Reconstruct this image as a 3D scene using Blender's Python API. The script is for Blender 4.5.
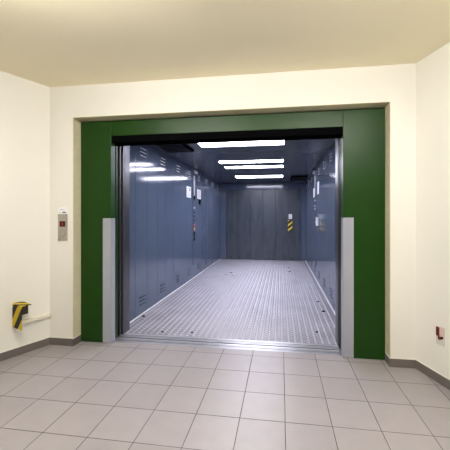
import bpy, bmesh, math, random
from mathutils import Matrix, Vector

random.seed(7)
for o in list(bpy.data.objects):
    bpy.data.objects.remove(o)
S = bpy.context.scene
C = S.collection

# ------------------------------------------------------------------ camera, world, exposure
CAM_H = 1.4
cam_data = bpy.data.cameras.new('camera')
cam = bpy.data.objects.new('camera', cam_data)
C.objects.link(cam)
cam.location = (0, 0, CAM_H)
cam.rotation_euler = (math.pi / 2, 0, 0.137)
cam_data.sensor_width = 36
cam_data.lens = 296.56 / 450 * 36
cam_data.shift_x = -14.9 / 450
cam_data.shift_y = -8.44 / 450
cam_data.clip_start = 0.02
S.camera = cam

world = bpy.data.worlds.new('world')
S.world = world
world.use_nodes = True
world.node_tree.nodes['Background'].inputs[0].default_value = (0.02, 0.02, 0.02, 1)
world.node_tree.nodes['Background'].inputs[1].default_value = 1.0

S.view_settings.view_transform = 'Standard'
S.view_settings.look = 'None'
S.view_settings.gamma = 1
S.view_settings.use_curve_mapping = False
S.view_settings.exposure = 0.0

ROOM_LAMP = 36.5          # emission of the warm ceiling lamps of the landing
LIFT_LAMP = 30.0          # emission of the cold lamp panels in the lift car

# ------------------------------------------------------------------ materials
def mat(name, col, rough=0.5, metal=0.0, spec=0.5, noise=0.0, nscale=6.0, bump=0.0, bscale=40.0,
        coat=0.0, stretch=(1, 1, 1), rnoise=0.0):
    m = bpy.data.materials.new(name)
    m.use_nodes = True
    nt = m.node_tree
    b = nt.nodes['Principled BSDF']
    b.inputs['Base Color'].default_value = (*col, 1)
    b.inputs['Roughness'].default_value = rough
    b.inputs['Metallic'].default_value = metal
    b.inputs['Specular IOR Level'].default_value = spec
    if coat:
        b.inputs['Coat Weight'].default_value = coat
        b.inputs['Coat Roughness'].default_value = 0.08
    tc = nt.nodes.new('ShaderNodeTexCoord')
    mp = nt.nodes.new('ShaderNodeMapping')
    mp.inputs['Scale'].default_value = stretch
    nt.links.new(tc.outputs['Object'], mp.inputs['Vector'])
    if noise or rnoise:
        n = nt.nodes.new('ShaderNodeTexNoise')
        n.inputs['Scale'].default_value = nscale
        n.inputs['Detail'].default_value = 6
        nt.links.new(mp.outputs['Vector'], n.inputs['Vector'])
        if noise:
            r = nt.nodes.new('ShaderNodeMapRange')
            r.inputs['From Min'].default_value = 0.3
            r.inputs['From Max'].default_value = 0.7
            r.inputs['To Min'].default_value = 1 - noise
            r.inputs['To Max'].default_value = 1 + noise
            nt.links.new(n.outputs['Fac'], r.inputs['Value'])
            mx = nt.nodes.new('ShaderNodeVectorMath')
            mx.operation = 'SCALE'
            mx.inputs[0].default_value = col
            nt.links.new(r.outputs['Result'], mx.inputs['Scale'])
            nt.links.new(mx.outputs['Vector'], b.inputs['Base Color'])
        if rnoise:
            r2 = nt.nodes.new('ShaderNodeMapRange')
            r2.inputs['From Min'].default_value = 0.3
            r2.inputs['From Max'].default_value = 0.7
            r2.inputs['To Min'].default_value = max(0.02, rough - rnoise)
            r2.inputs['To Max'].default_value = rough + rnoise
            nt.links.new(n.outputs['Fac'], r2.inputs['Value'])
            nt.links.new(r2.outputs['Result'], b.inputs['Roughness'])
    if bump:
        n2 = nt.nodes.new('ShaderNodeTexNoise')
        n2.inputs['Scale'].default_value = bscale
        n2.inputs['Detail'].default_value = 4
        nt.links.new(mp.outputs['Vector'], n2.inputs['Vector'])
        bp = nt.nodes.new('ShaderNodeBump')
        bp.inputs['Strength'].default_value = bump
        bp.inputs['Distance'].default_value = 0.01
        nt.links.new(n2.outputs['Fac'], bp.inputs['Height'])
        nt.links.new(bp.outputs['Normal'], b.inputs['Normal'])
    return m

def emit(name, col, strength, base=(0.8, 0.8, 0.8)):
    m = bpy.data.materials.new(name)
    m.use_nodes = True
    b = m.node_tree.nodes['Principled BSDF']
    b.inputs['Base Color'].default_value = (*base, 1)
    b.inputs['Emission Color'].default_value = (*col, 1)
    b.inputs['Emission Strength'].default_value = strength
    return m

def tile_mat(name, col, grout, size, ox, oy, g=0.004):
    m = bpy.data.materials.new(name)
    m.use_nodes = True
    nt = m.node_tree
    L = nt.links
    b = nt.nodes['Principled BSDF']
    tc = nt.nodes.new('ShaderNodeTexCoord')
    sp = nt.nodes.new('ShaderNodeSeparateXYZ')
    L.new(tc.outputs['Object'], sp.inputs[0])
    def M(op, a, c=None, d=None):
        n = nt.nodes.new('ShaderNodeMath')
        n.operation = op
        for i, v in enumerate((a, c, d)):
            if v is None: continue
            if isinstance(v, (int, float)): n.inputs[i].default_value = v
            else: L.new(v, n.inputs[i])
        return n.outputs[0]
    cells, edges = [], []
    for ax, off in (('X', ox), ('Y', oy)):
        t = M('DIVIDE', M('SUBTRACT', sp.outputs[ax], off), size)
        cells.append(M('FLOOR', t))
        fr = M('FRACT', t)
        edges.append(M('MINIMUM', fr, M('SUBTRACT', 1.0, fr)))
    e = M('MINIMUM', edges[0], edges[1])
    mask = nt.nodes.new('ShaderNodeMapRange')
    mask.inputs['From Min'].default_value = g / size * 0.35
    mask.inputs['From Max'].default_value = g / size * 0.75
    L.new(e, mask.inputs['Value'])
    cv = nt.nodes.new('ShaderNodeCombineXYZ')
    L.new(cells[0], cv.inputs[0]); L.new(cells[1], cv.inputs[1])
    wn = nt.nodes.new('ShaderNodeTexWhiteNoise')
    L.new(cv.outputs[0], wn.inputs['Vector'])
    ns = nt.nodes.new('ShaderNodeTexNoise')
    ns.inputs['Scale'].default_value = 9
    ns.inputs['Detail'].default_value = 8
    L.new(tc.outputs['Object'], ns.inputs['Vector'])
    v = M('ADD', M('MULTIPLY', wn.outputs['Value'], 0.07), M('MULTIPLY', ns.outputs['Fac'], 0.14))
    v = M('ADD', v, 0.895)
    sc = nt.nodes.new('ShaderNodeVectorMath'); sc.operation = 'SCALE'
    sc.inputs[0].default_value = col
    L.new(v, sc.inputs['Scale'])
    # dirt in the joints varies along the floor
    n3 = nt.nodes.new('ShaderNodeTexNoise')
    n3.inputs['Scale'].default_value = 2.2
    L.new(tc.outputs['Object'], n3.inputs['Vector'])
    gs = nt.nodes.new('ShaderNodeMapRange')
    gs.inputs['From Min'].default_value = 0.35; gs.inputs['From Max'].default_value = 0.65
    gs.inputs['To Min'].default_value = 0.45; gs.inputs['To Max'].default_value = 1.7
    L.new(n3.outputs['Fac'], gs.inputs['Value'])
    gc = nt.nodes.new('ShaderNodeVectorMath'); gc.operation = 'SCALE'
    gc.inputs[0].default_value = grout
    L.new(gs.outputs['Result'], gc.inputs['Scale'])
    mx = nt.nodes.new('ShaderNodeMix'); mx.data_type = 'RGBA'
    L.new(mask.outputs['Result'], mx.inputs['Factor'])
    L.new(gc.outputs['Vector'], mx.inputs['A']); L.new(sc.outputs['Vector'], mx.inputs['B'])
    L.new(mx.outputs['Result'], b.inputs['Base Color'])
    rg = nt.nodes.new('ShaderNodeMapRange')
    rg.inputs['To Min'].default_value = 0.8; rg.inputs['To Max'].default_value = 0.36
    L.new(mask.outputs['Result'], rg.inputs['Value'])
    L.new(rg.outputs['Result'], b.inputs['Roughness'])
    bp = nt.nodes.new('ShaderNodeBump')
    bp.inputs['Distance'].default_value = 0.002
    L.new(mask.outputs['Result'], bp.inputs['Height'])
    L.new(bp.outputs['Normal'], b.inputs['Normal'])
    return m

def hazard_mat(name, freq, axes, shift=0.0, yellow=(0.66, 0.47, 0.008), duty=0.5):
    m = bpy.data.materials.new(name)
    m.use_nodes = True
    nt = m.node_tree
    L = nt.links
    b = nt.nodes['Principled BSDF']
    b.inputs['Roughness'].default_value = 0.55
    b.inputs['Specular IOR Level'].default_value = 0.2
    tc = nt.nodes.new('ShaderNodeTexCoord')
    dp = nt.nodes.new('ShaderNodeVectorMath'); dp.operation = 'DOT_PRODUCT'
    dp.inputs[1].default_value = [a * freq for a in axes]
    L.new(tc.outputs['Object'], dp.inputs[0])
    ad = nt.nodes.new('ShaderNodeMath'); ad.operation = 'ADD'; ad.inputs[1].default_value = shift
    L.new(dp.outputs['Value'], ad.inputs[0])
    fr = nt.nodes.new('ShaderNodeMath'); fr.operation = 'FRACT'
    L.new(ad.outputs[0], fr.inputs[0])
    gt = nt.nodes.new('ShaderNodeMath'); gt.operation = 'GREATER_THAN'; gt.inputs[1].default_value = duty
    L.new(fr.outputs[0], gt.inputs[0])
    mx = nt.nodes.new('ShaderNodeMix'); mx.data_type = 'RGBA'
    mx.inputs['A'].default_value = (0.006, 0.0055, 0.005, 1)
    mx.inputs['B'].default_value = (*yellow, 1)
    L.new(gt.outputs[0], mx.inputs['Factor'])
    L.new(mx.outputs['Result'], b.inputs['Base Color'])
    return m

CREAM = (0.82, 0.792, 0.718)
M_wall = mat('cream wall paint', CREAM, 0.6, noise=0.015, nscale=1.5, bump=0.05, bscale=90)
M_ceil = mat('cream ceiling paint', (0.93, 0.85, 0.62), 0.75, noise=0.015, nscale=1.5)
M_tile = tile_mat('grey beige floor tile', (0.315, 0.287, 0.293), (0.07, 0.06, 0.052), 0.3116, 0.029, 2.6646)
M_skirt = mat('grey skirting tile', (0.14, 0.12, 0.11), 0.4, noise=0.08, nscale=5)
M_mortar = mat('pale mortar', (0.78, 0.74, 0.66), 0.8)
M_trim = mat('beige reveal trim', (0.66, 0.60, 0.42), 0.5, noise=0.05, nscale=14)
M_green = mat('green gloss paint', (0.007, 0.042, 0.001), 0.36, spec=0.32, noise=0.05, nscale=3, bump=0.03, bscale=7)
M_guard = mat('light grey guard paint', (0.335, 0.345, 0.40), 0.4, noise=0.04, nscale=4, stretch=(1, 1, .3))
M_black = mat('black matte', (0.003, 0.003, 0.0035), 0.7, spec=0.0)
M_dark = mat('dark steel leaf', (0.03, 0.032, 0.035), 0.35, metal=0.3)
M_post = mat('grey steel post', (0.12, 0.12, 0.13), 0.33, metal=0.75)
M_blue = mat('blue grey lift paint', (0.086, 0.114, 0.172), 0.11, spec=0.5, noise=0.05, nscale=2.5,
             bump=0.012, bscale=9, coat=0.1)
M_rear = mat('dark grey door paint', (0.060, 0.072, 0.092), 0.28, noise=0.06, nscale=4, spec=0.5,
             stretch=(1.5, 1, .25), rnoise=0.08)
M_carceil = mat('dark blue grey ceiling paint', (0.11, 0.125, 0.155), 0.25, spec=0.6, noise=0.08, nscale=2)
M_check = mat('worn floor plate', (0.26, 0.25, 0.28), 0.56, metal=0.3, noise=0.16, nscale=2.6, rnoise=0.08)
def wear(m, light):
    # the walked-on middle of the plate is scuffed bright, the sides keep their dull skin
    nt = m.node_tree; L = nt.links
    b = nt.nodes['Principled BSDF']
    src = b.inputs['Base Color'].links[0].from_socket
    tc = nt.nodes.new('ShaderNodeTexCoord')
    sp = nt.nodes.new('ShaderNodeSeparateXYZ'); L.new(tc.outputs['Object'], sp.inputs[0])
    ab = nt.nodes.new('ShaderNodeMath'); ab.operation = 'ABSOLUTE'; L.new(sp.outputs['X'], ab.inputs[0])
    n = nt.nodes.new('ShaderNodeTexNoise'); n.inputs['Scale'].default_value = 1.8; n.inputs['Detail'].default_value = 7
    L.new(tc.outputs['Object'], n.inputs['Vector'])
    ma = nt.nodes.new('ShaderNodeMath'); ma.operation = 'MULTIPLY_ADD'; ma.inputs[1].default_value = 1.3
    L.new(n.outputs['Fac'], ma.inputs[0]); L.new(ab.outputs[0], ma.inputs[2])
    mr = nt.nodes.new('ShaderNodeMapRange')
    mr.inputs['From Min'].default_value = 0.85; mr.inputs['From Max'].default_value = 1.65
    mr.inputs['To Min'].default_value = 0.85; mr.inputs['To Max'].default_value = 0.0
    L.new(ma.outputs[0], mr.inputs['Value'])
    mx = nt.nodes.new('ShaderNodeMix'); mx.data_type = 'RGBA'
    L.new(mr.outputs['Result'], mx.inputs['Factor'])
    L.new(src, mx.inputs['A']); mx.inputs['B'].default_value = (*light, 1)
    L.new(mx.outputs['Result'], b.inputs['Base Color'])
wear(M_check, (0.40, 0.385, 0.42))
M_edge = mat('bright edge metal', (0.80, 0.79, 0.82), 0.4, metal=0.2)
M_shaft = mat('raw shaft concrete', (0.20, 0.20, 0.20), 0.9, noise=0.1)
M_lug = mat('pale lug aluminium', (0.50, 0.485, 0.53), 0.48, metal=0.3, noise=0.12, nscale=2.6)  # lugs coloured paler than the plate so their pattern stands out
M_alu = mat('bare aluminium', (0.55, 0.545, 0.57), 0.36, metal=0.8, noise=0.06, nscale=8)
M_steel = mat('brushed steel plate', (0.50, 0.46, 0.39), 0.38, metal=0.75, noise=0.06, nscale=30, stretch=(1, 1, .1))
M_white = mat('white card', (0.80, 0.80, 0.82), 0.5)
M_label = mat('white sticker film', (0.90, 0.90, 0.92), 0.45)
M_print = mat('grey print', (0.30, 0.30, 0.32), 0.6)
M_ink = mat('black print', (0.02, 0.02, 0.02), 0.6)
M_cable = mat('cream plastic trunking', (0.80, 0.74, 0.62), 0.4)
M_brown = mat('dark brown plastic', (0.035, 0.024, 0.014), 0.35)
M_red = mat('dark red plastic', (0.22, 0.012, 0.010), 0.35)
M_pink = mat('faded pink plastic', (0.70, 0.54, 0.47), 0.5)
M_greyplate = mat('dull grey plate', (0.66, 0.63, 0.55), 0.6, noise=0.08, nscale=20)
M_hz = hazard_mat('hazard stripe tape', 6.2, (0, 0.92, -0.72), 0.16)
M_hz_top = hazard_mat('hazard stripe tape on top', 11.0, (0.9, 0.6, 0), 0.10)
M_hz_door = hazard_mat('hazard stripe on door', 6.6, (-0.8, 0, 0.95), 0.38, (0.80, 0.62, 0.10))
M_roomlamp = emit('warm lamp diffuser', (1.0, 0.98, 0.94), ROOM_LAMP)
M_liftlamp = emit('cold lamp diffuser', (0.84, 0.84, 1.0), LIFT_LAMP)
M_digit = emit('red digit', (1.0, 0.10, 0.08), 0.42, (0.2, 0.02, 0.02))
M_screen = mat('dark red screen', (0.07, 0.006, 0.005), 0.3, spec=0.3)
M_orange = mat('orange key', (0.65, 0.24, 0.03), 0.4)
M_redkey = mat('red key', (0.5, 0.06, 0.05), 0.4)
M_key = mat('pale key', (0.6, 0.6, 0.62), 0.3)
M_back = mat('plain door wood', (0.35, 0.28, 0.2), 0.5)

# ------------------------------------------------------------------ mesh helpers
class MB:
    def __init__(self):
        self.bm = bmesh.new()
    def box(self, x0, x1, y0, y1, z0, z1, mtx=None):
        vs = [self.bm.verts.new((x, y, z)) for z in (z0, z1) for y in (y0, y1) for x in (x0, x1)]
        for f in ((0, 2, 3, 1), (4, 5, 7, 6), (0, 1, 5, 4), (2, 6, 7, 3), (0, 4, 6, 2), (1, 3, 7, 5)):
            self.bm.faces.new([vs[i] for i in f])
        if mtx is not None:
            for v in vs: v.co = mtx @ v.co
        return self
    def prism(self, pts, z0, z1, mtx=None):
        a = [self.bm.verts.new((p[0], p[1], z0)) for p in pts]
        b = [self.bm.verts.new((p[0], p[1], z1)) for p in pts]
        n = len(pts)
        self.bm.faces.new(a[::-1]); self.bm.faces.new(b)
        for i in range(n):
            self.bm.faces.new((a[i], a[(i + 1) % n], b[(i + 1) % n], b[i]))
        if mtx is not None:
            for v in a + b: v.co = mtx @ v.co
        return self
    def cyl(self, c, axis, r, h, seg=20, r2=None):
        axis = Vector(axis).normalized()
        q = axis.to_track_quat('Z', 'Y').to_matrix().to_4x4()
        m = Matrix.Translation(Vector(c)) @ q
        r2 = r if r2 is None else r2
        a = [self.bm.verts.new(m @ Vector((r * math.cos(t), r * math.sin(t), 0))) for t in [2 * math.pi * i / seg for i in range(seg)]]
        b = [self.bm.verts.new(m @ Vector((r2 * math.cos(t), r2 * math.sin(t), h))) for t in [2 * math.pi * i / seg for i in range(seg)]]
        self.bm.faces.new(a[::-1]); self.bm.faces.new(b)
        for i in range(seg):
            self.bm.faces.new((a[i], a[(i + 1) % seg], b[(i + 1) % seg], b[i]))
        return self
    def build(self, name, material, parent=None, bevel=0.0, seg=2, label=None):
        bmesh.ops.recalc_face_normals(self.bm, faces=self.bm.faces)
        me = bpy.data.meshes.new(name)
        self.bm.to_mesh(me)
        self.bm.free()
        o = bpy.data.objects.new(name, me)
        C.objects.link(o)
        me.materials.append(material)
        if parent is not None: o.parent = parent
        if bevel:
            md = o.modifiers.new('bevel', 'BEVEL')
            md.width = bevel; md.segments = seg; md.limit_method = 'ANGLE'
        if label: o['label'] = label
        return o

def thing(name, label, cat, loc=(0, 0, 0), rz=0.0, group=None):
    o = bpy.data.objects.new(name, None)
    C.objects.link(o)
    o.empty_display_size = 0.1
    o.location = loc
    o.rotation_euler = (0, 0, rz)
    return tag(o, label, cat, group)

def tag(o, label, cat, group=None):
    o['label'] = label
    o['category'] = cat
    if group: o['group'] = group
    return o

def struct(o):
    o['kind'] = 'structure'
    return o

# ------------------------------------------------------------------ the landing (room shell)
YW = 2.936                     # face of the front wall
ZC = 2.816                     # ceiling
CL = Vector((-2.507, YW)); DL = Vector((-0.41313, -0.91067)); NL = Vector((0.91067, -0.41313))
CR = Vector((1.237, YW)); DR = Vector((0.34197, -0.93971)); NR = Vector((-0.93971, -0.34197))
YB = -6.0
def along(c, d, y): return c + d * ((y - c.y) / d.y)
BL = along(CL, DL, YB); BR = along(CR, DR, YB)
OX0, OX1, OZ = -2.227, 1.012, 2.472       # opening in the front wall
YP = 3.05                                 # plane of the green frame

fl = MB()
fl.prism([BL, BR, CR, (OX1, YW), (OX1, 3.097), (OX0, 3.097), (OX0, YW), CL], -0.12, 0.0)
struct(fl.build('floor', M_tile))
ce = MB()
ce.prism([BL, BR, CR, CL], ZC, ZC + 0.12)
struct(ce.build('ceiling', M_ceil))

w = MB()
w.box(CL.x - 0.3, OX0, YW, YW + 0.2, -0.12, ZC + 0.12)
w.box(OX1, CR.x + 0.3, YW, YW + 0.2, -0.12, ZC + 0.12)
w.box(OX0, OX1, YW, YW + 0.2, OZ, ZC + 0.12)
struct(w.build('wall_front', M_wall))
for nm, c, d, n in (('wall_left', CL, DL, NL), ('wall_right', CR, DR, NR)):
    e = along(c, d, YB)
    w = MB()
    w.prism([c, e, e - n * 0.2, c - n * 0.2], -0.12, ZC + 0.12)
    struct(w.build(nm, M_wall))
w = MB(); w.box(BL.x - 0.3, BR.x + 0.3, YB - 0.2, YB, -0.12, ZC + 0.12)
struct(w.build('wall_back', M_wall))

# beige metal edging lining the opening, with its bright arris on the wall face
t = MB()
t.box(OX0 - 0.002, OX0 + 0.003, YW - 0.004, 3.14, 0.085, OZ)
t.box(OX1 - 0.003, OX1 + 0.002, YW - 0.004, 3.14, 0.085, OZ)
t.box(OX0 - 0.002, OX1 + 0.002, YW - 0.004, 3.14, OZ - 0.003, OZ + 0.002)
struct(t.build('trim_1', M_trim, bevel=0.0015))

# tiled skirting: separate tiles with open joints and a pale mortar line on top
def skirting(name, runs):
    b = MB(); mt = MB()
    for p0, p1, n in runs:
        p0, p1, n = Vector(p0), Vector(p1), Vector(n)
        L = (p1 - p0).length; d = (p1 - p0) / L
        s = 0.0
        while s < L - 1e-4:
            e = min(s + 0.3116, L)
            a, c = p0 + d * (s + 0.0015), p0 + d * (e - 0.0015)
            b.prism([a, c, c + n * 0.011, a + n * 0.011], 0.0, 0.078)
            s = e
        b.prism([p0, p1, p1 + n * 0.008, p0 + n * 0.008], 0.0, 0.077)
        mt.prism([p0, p1, p1 + n * 0.007, p0 + n * 0.007], 0.077, 0.083)
    o = struct(b.build(name, M_skirt, bevel=0.0015))
    m = mt.build('mortar', M_mortar, o)
    return o
skirting('baseboard_front', [((CL.x, YW), (OX0, YW), (0, -1)), ((OX0, YW - 0.011), (OX0, YP), (1, 0)),
                             ((OX1, YW), (CR.x, YW), (0, -1)), ((OX1, YW - 0.011), (OX1, YP), (-1, 0))])
skirting('baseboard_left', [(CL, BL, NL)])
skirting('baseboard_right', [(CR, BR, NR)])

# plain door in the wall behind the camera
d = MB(); d.box(-1.4, -0.5, YB, YB + 0.05, 0.0, 2.05)
do = struct(d.build('door_1', M_back, bevel=0.004))
d = MB()
d.cyl((-0.58, YB + 0.05, 1.05), (0, 1, 0), 0.012, 0.05); d.box(-0.70, -0.568, YB + 0.085, YB + 0.105, 1.04, 1.06)
d.build('door_handle', M_alu, do, bevel=0.004)

# ------------------------------------------------------------------ lamps of the landing (on its ceiling, above and behind the viewpoint)
def room_lamp(x, y, rz, label):
    t = thing('ceiling_lamp', label, 'lamp', (x, y, ZC), rz)
    b = MB(); b.box(-0.64, 0.64, -0.16, 0.16, -0.03, 0.0); b.build('housing', M_white, t, bevel=0.006)
    b = MB(); b.box(-0.62, 0.62, -0.14, 0.14, -0.15, -0.03); b.build('diffuser', M_roomlamp, t, bevel=0.012)
    return t
room_lamp(-1.2, 1.12, 0, 'white ceiling lamp of the landing nearest the left wall')
room_lamp(0.62, 0.95, 0, 'white ceiling lamp of the landing nearest the right wall')

# ------------------------------------------------------------------ green lift entrance
JL, JR = -1.857, 0.612          # clear opening between the jambs
ent = thing('lift_entrance', 'green painted steel entrance frame around the wide lift opening', 'door frame', (0, YP, 0))
def epart(name, m, boxes, bevel=0.003, label=None):
    b = MB()
    for x0, x1, y0, y1, z0, z1 in boxes: b.box(x0, x1, y0 - YP, y1 - YP, z0, z1)
    return b.build(name, m, ent, bevel, label=label)
epart('jamb', M_green, [(OX0 + 0.007, JL, YP, 3.135, 0.004, 2.456)])
epart('jamb', M_green, [(JR, OX1 - 0.007, YP, 3.135, 0.004, 2.456)])
epart('header', M_green, [(JL + 0.001, JR - 0.001, YP + 0.003, YP + 0.012, 2.292, 2.454)], 0.002)
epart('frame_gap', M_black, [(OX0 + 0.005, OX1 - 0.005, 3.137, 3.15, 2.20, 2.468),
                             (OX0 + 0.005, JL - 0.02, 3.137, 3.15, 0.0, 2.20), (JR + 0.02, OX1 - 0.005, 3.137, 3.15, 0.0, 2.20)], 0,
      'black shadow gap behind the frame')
epart('upper_leaf', M_black, [(JL + 0.002, JR - 0.002, YP + 0.012, 3.12, 2.222, 2.44)], 0.002, 'black raised door edge under the green header')
for x0, x1, sx in ((JL - 0.30, JL + 0.004, 1), (JR - 0.004, JR + 0.30, -1)):
    epart('door_leaf', M_green, [(x0 - 0.004 * sx, x1 - 0.004 * sx, 3.155, 3.185, 0.012, 2.5)], 0.003)
    epart('door_leaf', M_dark, [(x0, x1, 3.225, 3.252, 0.012, 2.5)], 0.003, 'dark steel edge of the open sliding door')

# landing sill with its running grooves
sl = thing('landing_sill', 'grooved aluminium sill strip between floor tiles and lift', 'door sill', (0, 3.10, 0))
b = MB(); b.box(JL - 0.06, JR + 0.06, 0.0, 0.118, -0.03, -0.006); b.build('base', M_dark, sl)
for y0, y1 in ((0.0, 0.022), (0.029, 0.046), (0.060, 0.077), (0.084, 0.118)):
    b = MB(); b.box(JL - 0.06, JR + 0.06, y0, y1, -0.03, 0.001); b.build('rib', M_alu, sl, bevel=0.002)

# grey steel corner guards on the jambs
def guard(x0, x1, xr0, xr1, ztop, label):
    t = thing('corner_guard', label, 'guard plate', (0.5 * (x0 + x1), YP, 0), 0, 'corner guards on the green frame')
    ox = 0.5 * (x0 + x1)
    b = MB(); b.box(x0 - ox, x1 - ox, -0.004, -0.0005, 0.006, ztop); b.build('face_plate', M_guard, t, bevel=0.0012)
    b = MB(); b.box(xr0 - ox, xr1 - ox, -0.004, 0.078, 0.006, ztop); b.build('return_plate', M_guard, t, bevel=0.0012)
    return t
guard(-1.953, JL + 0.004, JL + 0.0005, JL + 0.004, 1.381, 'grey steel corner guard on the left jamb of the green lift frame')
guard(JR - 0.004, 0.712, JR - 0.004, JR - 0.0005, 1.39, 'grey steel corner guard on the right jamb of the green lift frame')

for nm, bx in (('wall_shaft_left', (-2.60, -2.42, 3.2, 10.1)), ('wall_shaft_right', (1.20, 1.40, 3.2, 10.1)), ('wall_shaft_rear', (-2.42, 1.20, 9.95, 10.1))):
    b = MB(); b.box(bx[0], bx[1], bx[2], bx[3], -0.12, 2.94); struct(b.build(nm, M_shaft))

# ------------------------------------------------------------------ the lift car
XA, XB = -1.97, 0.776          # inside faces of the car walls
Y0, Y1 = 3.345, 9.60
ZT = 2.50
car = thing('lift_car', 'long blue grey goods lift car with ribbed metal floor', 'lift', (-0.6, 6.4, 0))
OC = Vector((-0.6, 6.4, 0))
def cpart(name, m, boxes, bevel=0.0, parent=None, label=None):
    b = MB()
    for x0, x1, y0, y1, z0, z1 in boxes:
        b.box(x0 - OC.x, x1 - OC.x, y0 - OC.y, y1 - OC.y, z0, z1)
    return b.build(name, m, parent or car, bevel, label=label)

# floor: aluminium plate with rows of raised tear-drop lugs
def floor_plate():
    verts, faces = [], []
    x0, x1 = XA, XB
    v = [(x0, Y0, -0.04), (x1, Y0, -0.04), (x1, Y1, -0.04), (x0, Y1, -0.04), (x0, Y0, 0), (x1, Y0, 0), (x1, Y1, 0), (x0, Y1, 0)]
    verts += v
    faces += [(3, 2, 1, 0), (4, 5, 6, 7), (0, 1, 5, 4), (1, 2, 6, 5), (2, 3, 7, 6), (3, 0, 4, 7)]
    nbase = len(faces)
    PX, PY = 0.074, 0.062
    def lug(cx, cy, a, hl, hw):
        ca, sa = math.cos(a), math.sin(a)
        k = len(verts)
        for u, v, z in ((-hl, 0, 0), (-hl * .45, -hw, 0), (hl * .45, -hw, 0), (hl, 0, 0), (hl * .45, hw, 0), (-hl * .45, hw, 0),
                        (-hl * .48, 0, .0045), (hl * .48, 0, .0045)):
            verts.append((cx + u * ca - v * sa, cy + u * sa + v * ca, z))
        faces.extend([(k, k + 1, k + 6), (k + 1, k + 2, k + 7, k + 6), (k + 2, k + 3, k + 7), (k + 3, k + 4, k + 7),
                      (k + 4, k + 5, k + 6, k + 7), (k + 5, k, k + 6)])
    for j in range(int((Y1 - Y0) / PY)):
        for i in range(int((x1 - x0 - 0.06) / PX)):
            cx, cy = x0 + 0.06 + i * PX, Y0 + 0.035 + j * PY
            lug(cx, cy, math.pi / 2, 0.030, 0.011)
            if i < int((x1 - x0 - 0.06) / PX) - 1 and j < int((Y1 - Y0) / PY) - 1:
                lug(cx + PX / 2, cy + PY / 2, 0.0, 0.020, 0.0065)
    me = bpy.data.meshes.new('floor_plate')
    me.from_pydata([(x - OC.x, y - OC.y, z) for x, y, z in verts], [], faces)
    me.update()
    o = bpy.data.objects.new('floor_plate', me)
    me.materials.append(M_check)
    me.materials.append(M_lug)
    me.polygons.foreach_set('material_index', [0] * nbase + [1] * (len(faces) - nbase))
    C.objects.link(o)
    o.parent = car
    return o
floor_plate()
cpart('floor_edge', M_edge, [(XA, XA + 0.022, Y0 + 0.03, Y1, 0, 0.016)], 0.004, label='bright metal edge strip along the car floor')
cpart('floor_edge', M_edge, [(XB - 0.018, XB, Y0 + 0.03, Y1, 0, 0.016)], 0.004, label='bright metal edge strip along the car floor')
for y0, y1 in ((3.240, 3.262), (3.270, 3.288), (3.302, 3.343)):
    cpart('sill_rib', M_alu, [(JL - 0.06, JR + 0.06, y0, y1, -0.03, 0.001)], 0.002)
cpart('sill_base', M_dark, [(JL - 0.06, JR + 0.06, 3.240, 3.343, -0.035, -0.006)])

# side walls: narrow pressed panels, every second one with louvres at top and bottom
PW = 0.365
def louvre(side, yc, zc, parent):
    b = MB()
    xw = XA if side < 0 else XB
    s = -side
    for k in (-1, 0, 1):
        z = zc + k * 0.052
        pts = [(0.0, z + 0.022), (0.010, z + 0.008), (0.010, z + 0.002), (0.0, z + 0.004)]
        vs = []
        for y in (yc - 0.10, yc + 0.10):
            inset = 0.012 if y < yc else -0.012
            vs.append([b.bm.verts.new((xw + s * px - OC.x, y + (inset if px else 0) - OC.y, pz)) for px, pz in pts])
        A, B = vs
        b.bm.faces.new(A[::-1]); b.bm.faces.new(B)
        for i in range(4):
            b.bm.faces.new((A[i], A[(i + 1) % 4], B[(i + 1) % 4], B[i]))
    lv = b.build('louvre', M_blue, parent)
    b = MB()
    for k in (-1, 0, 1):
        z = zc + k * 0.052
        if zc < 1.0: b.box(*sorted((xw - OC.x - s * 0.001, xw - OC.x + s * 0.0012)), yc - 0.09 - OC.y, yc + 0.09 - OC.y, z - 0.012, z + 0.004)
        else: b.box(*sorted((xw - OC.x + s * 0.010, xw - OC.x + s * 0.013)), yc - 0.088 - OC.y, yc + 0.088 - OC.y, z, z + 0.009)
    if zc < 1.0: b.build('slot', M_black, lv)
    else: b.build('hood_glint', M_edge, lv)  # pale strips on the upper hoods, a specular glint painted in as colour
    return lv
yy = 3.455
idx = 0
while yy < Y1 - 0.01:
    ye = min(yy + PW, Y1)
    for side in (-1, 1):
        x0, x1 = (XA - 0.025, XA) if side < 0 else (XB, XB + 0.025)
        p = cpart('wall_panel', M_blue, [(x0, x1, yy + 0.001, ye - 0.001, 0.0, ZT)], 0.004)
        if idx % 2 == 1 and ye - yy > 0.3:
            louvre(side, 0.5 * (yy + ye) + 0.03, 0.205, p)
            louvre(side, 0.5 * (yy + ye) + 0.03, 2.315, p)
    yy = ye
    idx += 1
cpart('wall_backing', M_black, [(XA - 0.04, XA - 0.026, 3.36, Y1 + 0.1, -0.03, ZT + 0.05)])
cpart('wall_backing', M_black, [(XB + 0.026, XB + 0.04, 3.36, Y1 + 0.1, -0.03, ZT + 0.05)])

# front posts and lintel of the car
for x0, x1 in ((XA - 0.03, JL + 0.004), (JR - 0.004, XB + 0.03)):
    cpart('front_post', M_post, [(x0, x1, 3.300, 3.335, 0.002, 2.30), (x0, x1, 3.335, 3.455, 0.002, ZT)], 0.004)
cpart('front_lintel', M_post, [(JL + 0.004, JR - 0.004, 3.360, 3.385, 2.266, ZT)], 0.004)

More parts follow.
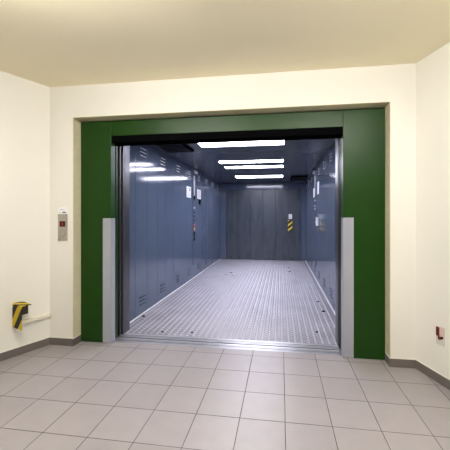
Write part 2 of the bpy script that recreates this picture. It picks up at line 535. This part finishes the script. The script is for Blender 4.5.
# ceiling with openings for the lamp panels (built as strips around them)
LAMPS = [(4.28, 4.60), (5.78, 6.06), (6.43, 6.72), (7.98, 8.42)]
LX0, LX1 = -1.25, 0.06
boxes = [(XA, LX0, Y0, Y1, ZT, ZT + 0.05), (LX1, XB, Y0, Y1, ZT, ZT + 0.05)]
edges = [3.385] + [v for l in LAMPS for v in l] + [Y1]
for k in range(0, len(edges), 2):
    boxes.append((LX0, LX1, edges[k], edges[k + 1], ZT, ZT + 0.05))
cpart('ceiling_panel', M_carceil, boxes)
vt = cpart('ceiling_vent', M_black, [(-1.86, -1.42, 4.15, 4.75, ZT - 0.035, ZT)], 0.004, label='black vent box on the car ceiling')
cpart('vent_slat', M_dark, [(-1.84, -1.44, 4.19 + k * 0.08, 4.21 + k * 0.08, ZT - 0.042, ZT - 0.035) for k in range(7)], 0.001, vt)
vt = cpart('ceiling_vent', M_black, [(0.28, 0.72, 8.1, 8.9, ZT - 0.035, ZT)], 0.004, label='black vent box on the car ceiling')
cpart('vent_slat', M_dark, [(0.30, 0.70, 8.14 + k * 0.1, 8.16 + k * 0.1, ZT - 0.042, ZT - 0.035) for k in range(8)], 0.001, vt)

# rear end: returns, header, and six narrow door leaves
RX0, RX1, RZ = -1.78, 0.64, 2.275
cpart('rear_post', M_blue, [(XA, RX0, 9.555, Y1 + 0.1, 0.0, ZT)], 0.004)
cpart('rear_post', M_blue, [(RX1, XB, 9.555, Y1 + 0.1, 0.0, ZT)], 0.004)
cpart('rear_header', M_blue, [(RX0, RX1, 9.56, Y1 + 0.1, RZ, ZT)], 0.004)
lw = (RX1 - RX0) / 6
for k in range(6):
    dy = (0.035, 0.022, 0.009, 0.009, 0.022, 0.035)[k]
    cpart('rear_door_leaf', M_rear, [(RX0 + k * lw + 0.002, RX0 + (k + 1) * lw - 0.002, 9.576 + dy, 9.66, 0.012, RZ - 0.004)], 0.003)
cpart('rear_backing', M_black, [(XA, XB, 9.67, 9.70, -0.03, ZT)])
cpart('rear_sill', M_dark, [(XA, XB, Y1, 9.67, -0.04, 0.004)])

# lamp panels in the car ceiling
for k, (ya, yb) in enumerate(LAMPS):
    where = ('nearest the lift entrance', 'second from the lift entrance', 'third from the lift entrance', 'nearest the rear doors')[k]
    t = thing('ceiling_light', 'long white lamp panel in the lift ceiling, ' + where, 'light',
              (0.5 * (LX0 + LX1), 0.5 * (ya + yb), ZT), 0, 'lamp panels in the lift ceiling')
    hx, hy = 0.5 * (LX1 - LX0), 0.5 * (yb - ya)
    b = MB()
    b.box(-hx, hx, -hy, -hy + 0.012, 0.0, 0.05); b.box(-hx, hx, hy - 0.012, hy, 0.0, 0.05)
    b.box(-hx, -hx + 0.012, -hy + 0.012, hy - 0.012, 0.0, 0.05); b.box(hx - 0.012, hx, -hy + 0.012, hy - 0.012, 0.0, 0.05)
    b.build('frame', M_alu, t)
    b = MB(); b.box(-hx + 0.012, hx - 0.012, -hy + 0.012, hy - 0.012, 0.006, 0.03)
    b.build('diffuser', M_liftlamp, t)

# ------------------------------------------------------------------ fittings inside the car
def column(side, yc, label, keys, zt, zb):
    xw = XA if side < 0 else XB
    s = -side
    t = thing('control_column', label, 'control panel', (xw, yc, 0), 0, 'control columns on the lift walls')
    b = MB(); b.box(*sorted((0, s * 0.014)), -0.075, 0.075, zb, zt); b.build('column', M_blue, t, bevel=0.005)
    b = MB(); b.box(*sorted((s * 0.014, s * 0.018)), -0.06, 0.06, 1.86, zt - 0.03); b.build('upper_plate', M_alu, t, bevel=0.002, label='bright metal upper plate')
    for z, hz, m, nm in keys:
        b = MB(); b.box(*sorted((s * 0.014, s * 0.022)), -0.045, 0.045, z - hz, z + hz); b.build(nm, m, t, bevel=0.003)
    return t
column(-1, 6.56, 'narrow control column with coloured keys on left lift wall',
       [(1.83, 0.045, M_black, 'screen'), (1.60, 0.018, M_key, 'key'), (1.50, 0.012, M_black, 'key'), (1.41, 0.012, M_black, 'key'),
        (1.32, 0.012, M_black, 'key'), (1.21, 0.022, M_redkey, 'key'), (1.12, 0.04, M_orange, 'key'), (1.00, 0.05, M_black, 'key'), (0.89, 0.04, M_black, 'key')],
       2.36, 0.30)
column(1, 6.82, 'narrow control column with pale keys on right lift wall',
       [(1.76, 0.018, M_key, 'key'), (1.70, 0.015, M_black, 'key'), (1.64, 0.018, M_key, 'key'), (1.57, 0.015, M_key, 'key'),
        (1.44, 0.015, M_black, 'key'), (1.34, 0.015, M_black, 'key'), (1.22, 0.02, M_black, 'key')],
       2.36, 0.30)
def jbox(side, yc, label):
    xw = XA if side < 0 else XB
    s = -side
    t = thing('wall_lamp', label, 'lamp', (xw, yc, 2.43), 0, 'small fittings above the control columns')
    b = MB(); b.box(*sorted((0, s * 0.018)), -0.11, 0.11, -0.04, 0.04); b.build('body', M_key, t, bevel=0.008)
    b = MB(); b.box(*sorted((s * 0.018, s * 0.03)), -0.09, 0.09, -0.028, 0.028); b.build('cover', M_white, t, bevel=0.008)
jbox(-1, 6.70, 'small pale wall fitting above the left control column')
jbox(1, 7.08, 'small pale wall fitting above the right control column')

def notice(x, y, z, w, hgt, rz, label, lines, black=None, group=None):
    t = thing('notice', label, 'notice', (x, y, z), rz, group)
    b = MB(); b.box(-w / 2, w / 2, -0.004, 0, -hgt / 2, hgt / 2); b.build('sheet', M_white, t)
    if lines:
        for k in range(lines):
            zz = hgt / 2 - (k + 1) * hgt / (lines + 1)
            b = MB(); b.box(-w * 0.36, w * (0.36 - 0.12 * (k % 3)), -0.0055, -0.004, zz - 0.004, zz + 0.004)
            b.build('print', M_print, t)
    if black:
        b = MB(); b.box(black[0], black[1], -0.006, -0.004, black[2], black[3]); b.build('mark', M_ink, t)
    return t
H = math.pi / 2
notice(XA + 0.001, 6.19, 1.928, 0.30, 0.235, H, 'white notice on left lift wall, in front of the control column', 4, (0.04, 0.09, 0.03, 0.09), 'notices on the lift walls')
notice(XA + 0.001, 7.00, 1.94, 0.33, 0.225, H, 'white notice on left lift wall, just beyond the control column', 5, None, 'notices on the lift walls')
notice(XB - 0.001, 7.15, 1.955, 0.30, 0.21, -H, 'white notice on right lift wall, just beyond the control column', 4, None, 'notices on the lift walls')
notice(XB - 0.001, 6.37, 2.0, 0.26, 0.26, -H, 'white notice high on right lift wall, in front of the control column', 4, None, 'notices on the lift walls')
t = thing('marker_holder', 'small black holder below the notice beyond left control column', 'holder', (XA + 0.001, 7.03, 1.76), H)
b = MB(); b.box(-0.05, 0.05, -0.02, 0, -0.065, 0.05); b.build('body', M_black, t, bevel=0.004)
b = MB(); b.box(-0.035, 0.035, -0.016, -0.004, 0.05, 0.062); b.build('rim', M_dark, t, bevel=0.002)
# handset with white cradle under the right hand notices
t = thing('intercom', 'white intercom box low beside the right control column', 'intercom', (XB, 6.42, 1.295))
b = MB(); b.box(-0.04, -0.001, -0.06, 0.06, -0.09, 0.09); b.build('case', M_white, t, bevel=0.008)
b = MB(); b.box(-0.008, -0.001, -0.25, -0.065, -0.16, 0.08); b.build('back_plate', M_blue, t, bevel=0.004)
# rear door: label and hazard strip
notice(0.300, 9.584, 1.40, 0.11, 0.15, 0, 'small white label on the rear lift door above hazard stripes', 2)
b = MB(); b.box(-0.068, 0.068, -0.003, 0, -0.175, 0.175)
o = tag(b.build('hazard_sign', M_hz_door), 'yellow and black striped strip on the rear lift door', 'warning sign')
o.location = (0.297, 9.584, 1.115)

# dark bits lying on the floor plate
for x, y, s in ((-1.223, 7.257, .055), (-1.90, 3.925, .03), (0.604, 4.989, .028), (0.622, 4.486, .03), (0.433, 3.675, .02),
                (0.221, 8.178, .05), (0.218, 7.59, .05), (-1.415, 3.42, .016), (-1.057, 3.454, .016), (-1.31, 7.0, .035), (-1.13, 6.9, .028)):
    b = MB()
    n = 7
    b.prism([(s * random.uniform(.6, 1) * math.cos(2 * math.pi * k / n), .8 * s * random.uniform(.6, 1) * math.sin(2 * math.pi * k / n)) for k in range(n)], 0, 0.008)
    o = tag(b.build('dirt_clump', M_black, bevel=0.001), 'small dark clump of dirt lying on the ribbed lift floor', 'dirt clump', 'dark bits on the lift floor')
    o.location = (x, y, 0.0045)
    o['kind'] = 'thing'

# ------------------------------------------------------------------ landing call panel and its label
t = thing('call_panel', 'steel lift call panel with red display left of green frame', 'call panel', (-2.3495, YW, 1.134))
b = MB(); b.box(-0.0565, 0.0565, -0.008, 0, 0, 0.294); b.build('face_plate', M_steel, t, bevel=0.003)
dsp = MB(); dsp.box(-0.033, 0.033, -0.011, -0.008, 0.156, 0.216); dsp = dsp.build('display', M_screen, t, bevel=0.002, label='dark red display window')
b = MB()
cx, cz, r = 0.0, 0.186, 0.0135
for x0, x1, z0, z1 in ((-.004, .004, .012, .015), (-.004, .004, -.015, -.012), (-.007, -.004, -.013, .013), (.004, .007, -.013, .013)):
    b.box(cx + x0, cx + x1, -0.0118, -0.011, cz + z0, cz + z1)
b.build('digit', M_digit, dsp)
b = MB(); b.cyl((0, -0.008, 0.065), (0, -1, 0), 0.026, 0.003, 28); rg = b.build('button_ring', M_alu, t)
b = MB(); b.cyl((0, -0.011, 0.065), (0, -1, 0), 0.019, 0.004, 28); b.build('button', M_steel, t)
for x in (-0.043, 0.043):
    for z in (0.018, 0.276):
        b = MB(); b.cyl((x, -0.008, z), (0, -1, 0), 0.004, 0.0015, 12); b.build('screw', M_dark, t)
st = thing('sticker', 'white sticker with a black dash above the lift call panel', 'sticker', (-2.3495, YW, 1.43))
b = MB()
pts = [(-.058, .0), (.058, .0), (.058, .055), (.050, .068), (.036, .074), (-.036, .074), (-.050, .068), (-.058, .055)]
b.prism(pts, 0, 0.002, Matrix.Rotation(math.pi / 2, 4, 'X'))
b.build('sheet', M_label, st)
b = MB(); b.box(-0.006, 0.036, -0.0035, -0.002, 0.010, 0.021); b.build('dash', M_ink, st)
b = MB()
b.box(-0.035, 0.02, -0.003, -0.002, 0.046, 0.050); b.build('print', M_print, st)
b = MB(); b.box(-0.044, -0.03, -0.003, -0.002, 0.013, 0.018)
b.build('print', M_print, st)

# ------------------------------------------------------------------ left wall: hazard guard, socket, trunking  (local x runs along the wall from the corner, y out of it)
AL = math.atan2(DL.y, DL.x)
g = thing('hazard_guard', 'yellow and black striped guard bracket on the left wall', 'guard bracket', (CL.x, CL.y, 0), AL)
b = MB(); b.box(0.343, 0.349, 0.0, 0.20, 0.300, 0.530); b.build('end_plate', M_hz, g, bevel=0.002)
b = MB(); b.box(0.260, 0.349, 0.0, 0.20, 0.5305, 0.536); b.build('top_plate', M_hz_top, g, bevel=0.002)
s = thing('wall_socket', 'dark brown socket box under the striped guard bracket', 'socket', (CL.x, CL.y, 0), AL)
b = MB(); b.box(0.252, 0.332, 0.0, 0.11, 0.425, 0.515); b.build('case', M_brown, s, bevel=0.006)
b = MB(); b.box(0.250, 0.334, 0.0, 0.118, 0.515, 0.526); b.build('lid', M_cable, s, bevel=0.003, label='cream lid of the box')
b = MB(); b.box(0.262, 0.322, 0.11, 0.116, 0.435, 0.495); b.build('flap', M_brown, s, bevel=0.003)
tr = thing('cable_trunking', 'cream cable trunking running from striped guard to the corner', 'trunking', (CL.x, CL.y, 0), AL)
b = MB(); b.box(0.012, 0.30, 0.0, 0.030, 0.312, 0.345); b.build('channel', M_cable, tr, bevel=0.003)
b = MB(); b.box(0.012, 0.30, 0.0, 0.033, 0.308, 0.3125); b.build('lower_lip', M_greyplate, tr, bevel=0.001)
b = MB(); b.box(0.002, 0.012, 0.0, 0.034, 0.306, 0.349); b.build('end_cap', M_cable, tr, bevel=0.003)
b = MB(); b.box(0.30, 0.335, 0.0, 0.04, 0.300, 0.345); b.build('connector', M_brown, tr, bevel=0.004)

# ------------------------------------------------------------------ right wall: broken red switch box (local x runs towards the corner, y out of the wall)
AR = math.atan2(-DR.y, -DR.x)
sw = thing('switch_box', 'small dark red switch box on pale plate on right wall', 'switch', (CR.x, CR.y, 0), AR)
def sbox(name, m, s0, s1, y0, y1, z0, z1, bev=0.003, label=None, parent=None):
    b = MB(); b.box(-s1, -s0, y0, y1, z0, z1); return b.build(name, m, parent or sw, bev, label=label)
sbox('back_plate', M_greyplate, 0.222, 0.302, 0.0, 0.004, 0.325, 0.478, 0.001, 'dull pale mounting plate')
sbox('frame', M_white, 0.222, 0.262, 0.004, 0.010, 0.402, 0.482, 0.002)
cv = sbox('cover', M_red, 0.231, 0.262, 0.010, 0.018, 0.396, 0.474)
sbox('window', M_brown, 0.236, 0.252, 0.018, 0.020, 0.408, 0.458, 0.0005, parent=cv)
sbox('side_flap', M_pink, 0.266, 0.300, 0.004, 0.010, 0.41, 0.472, 0.002, 'faded pink side flap')
sbox('latch', M_red, 0.250, 0.272, 0.004, 0.018, 0.374, 0.395)
sbox('plug', M_black, 0.276, 0.290, 0.004, 0.014, 0.384, 0.400)
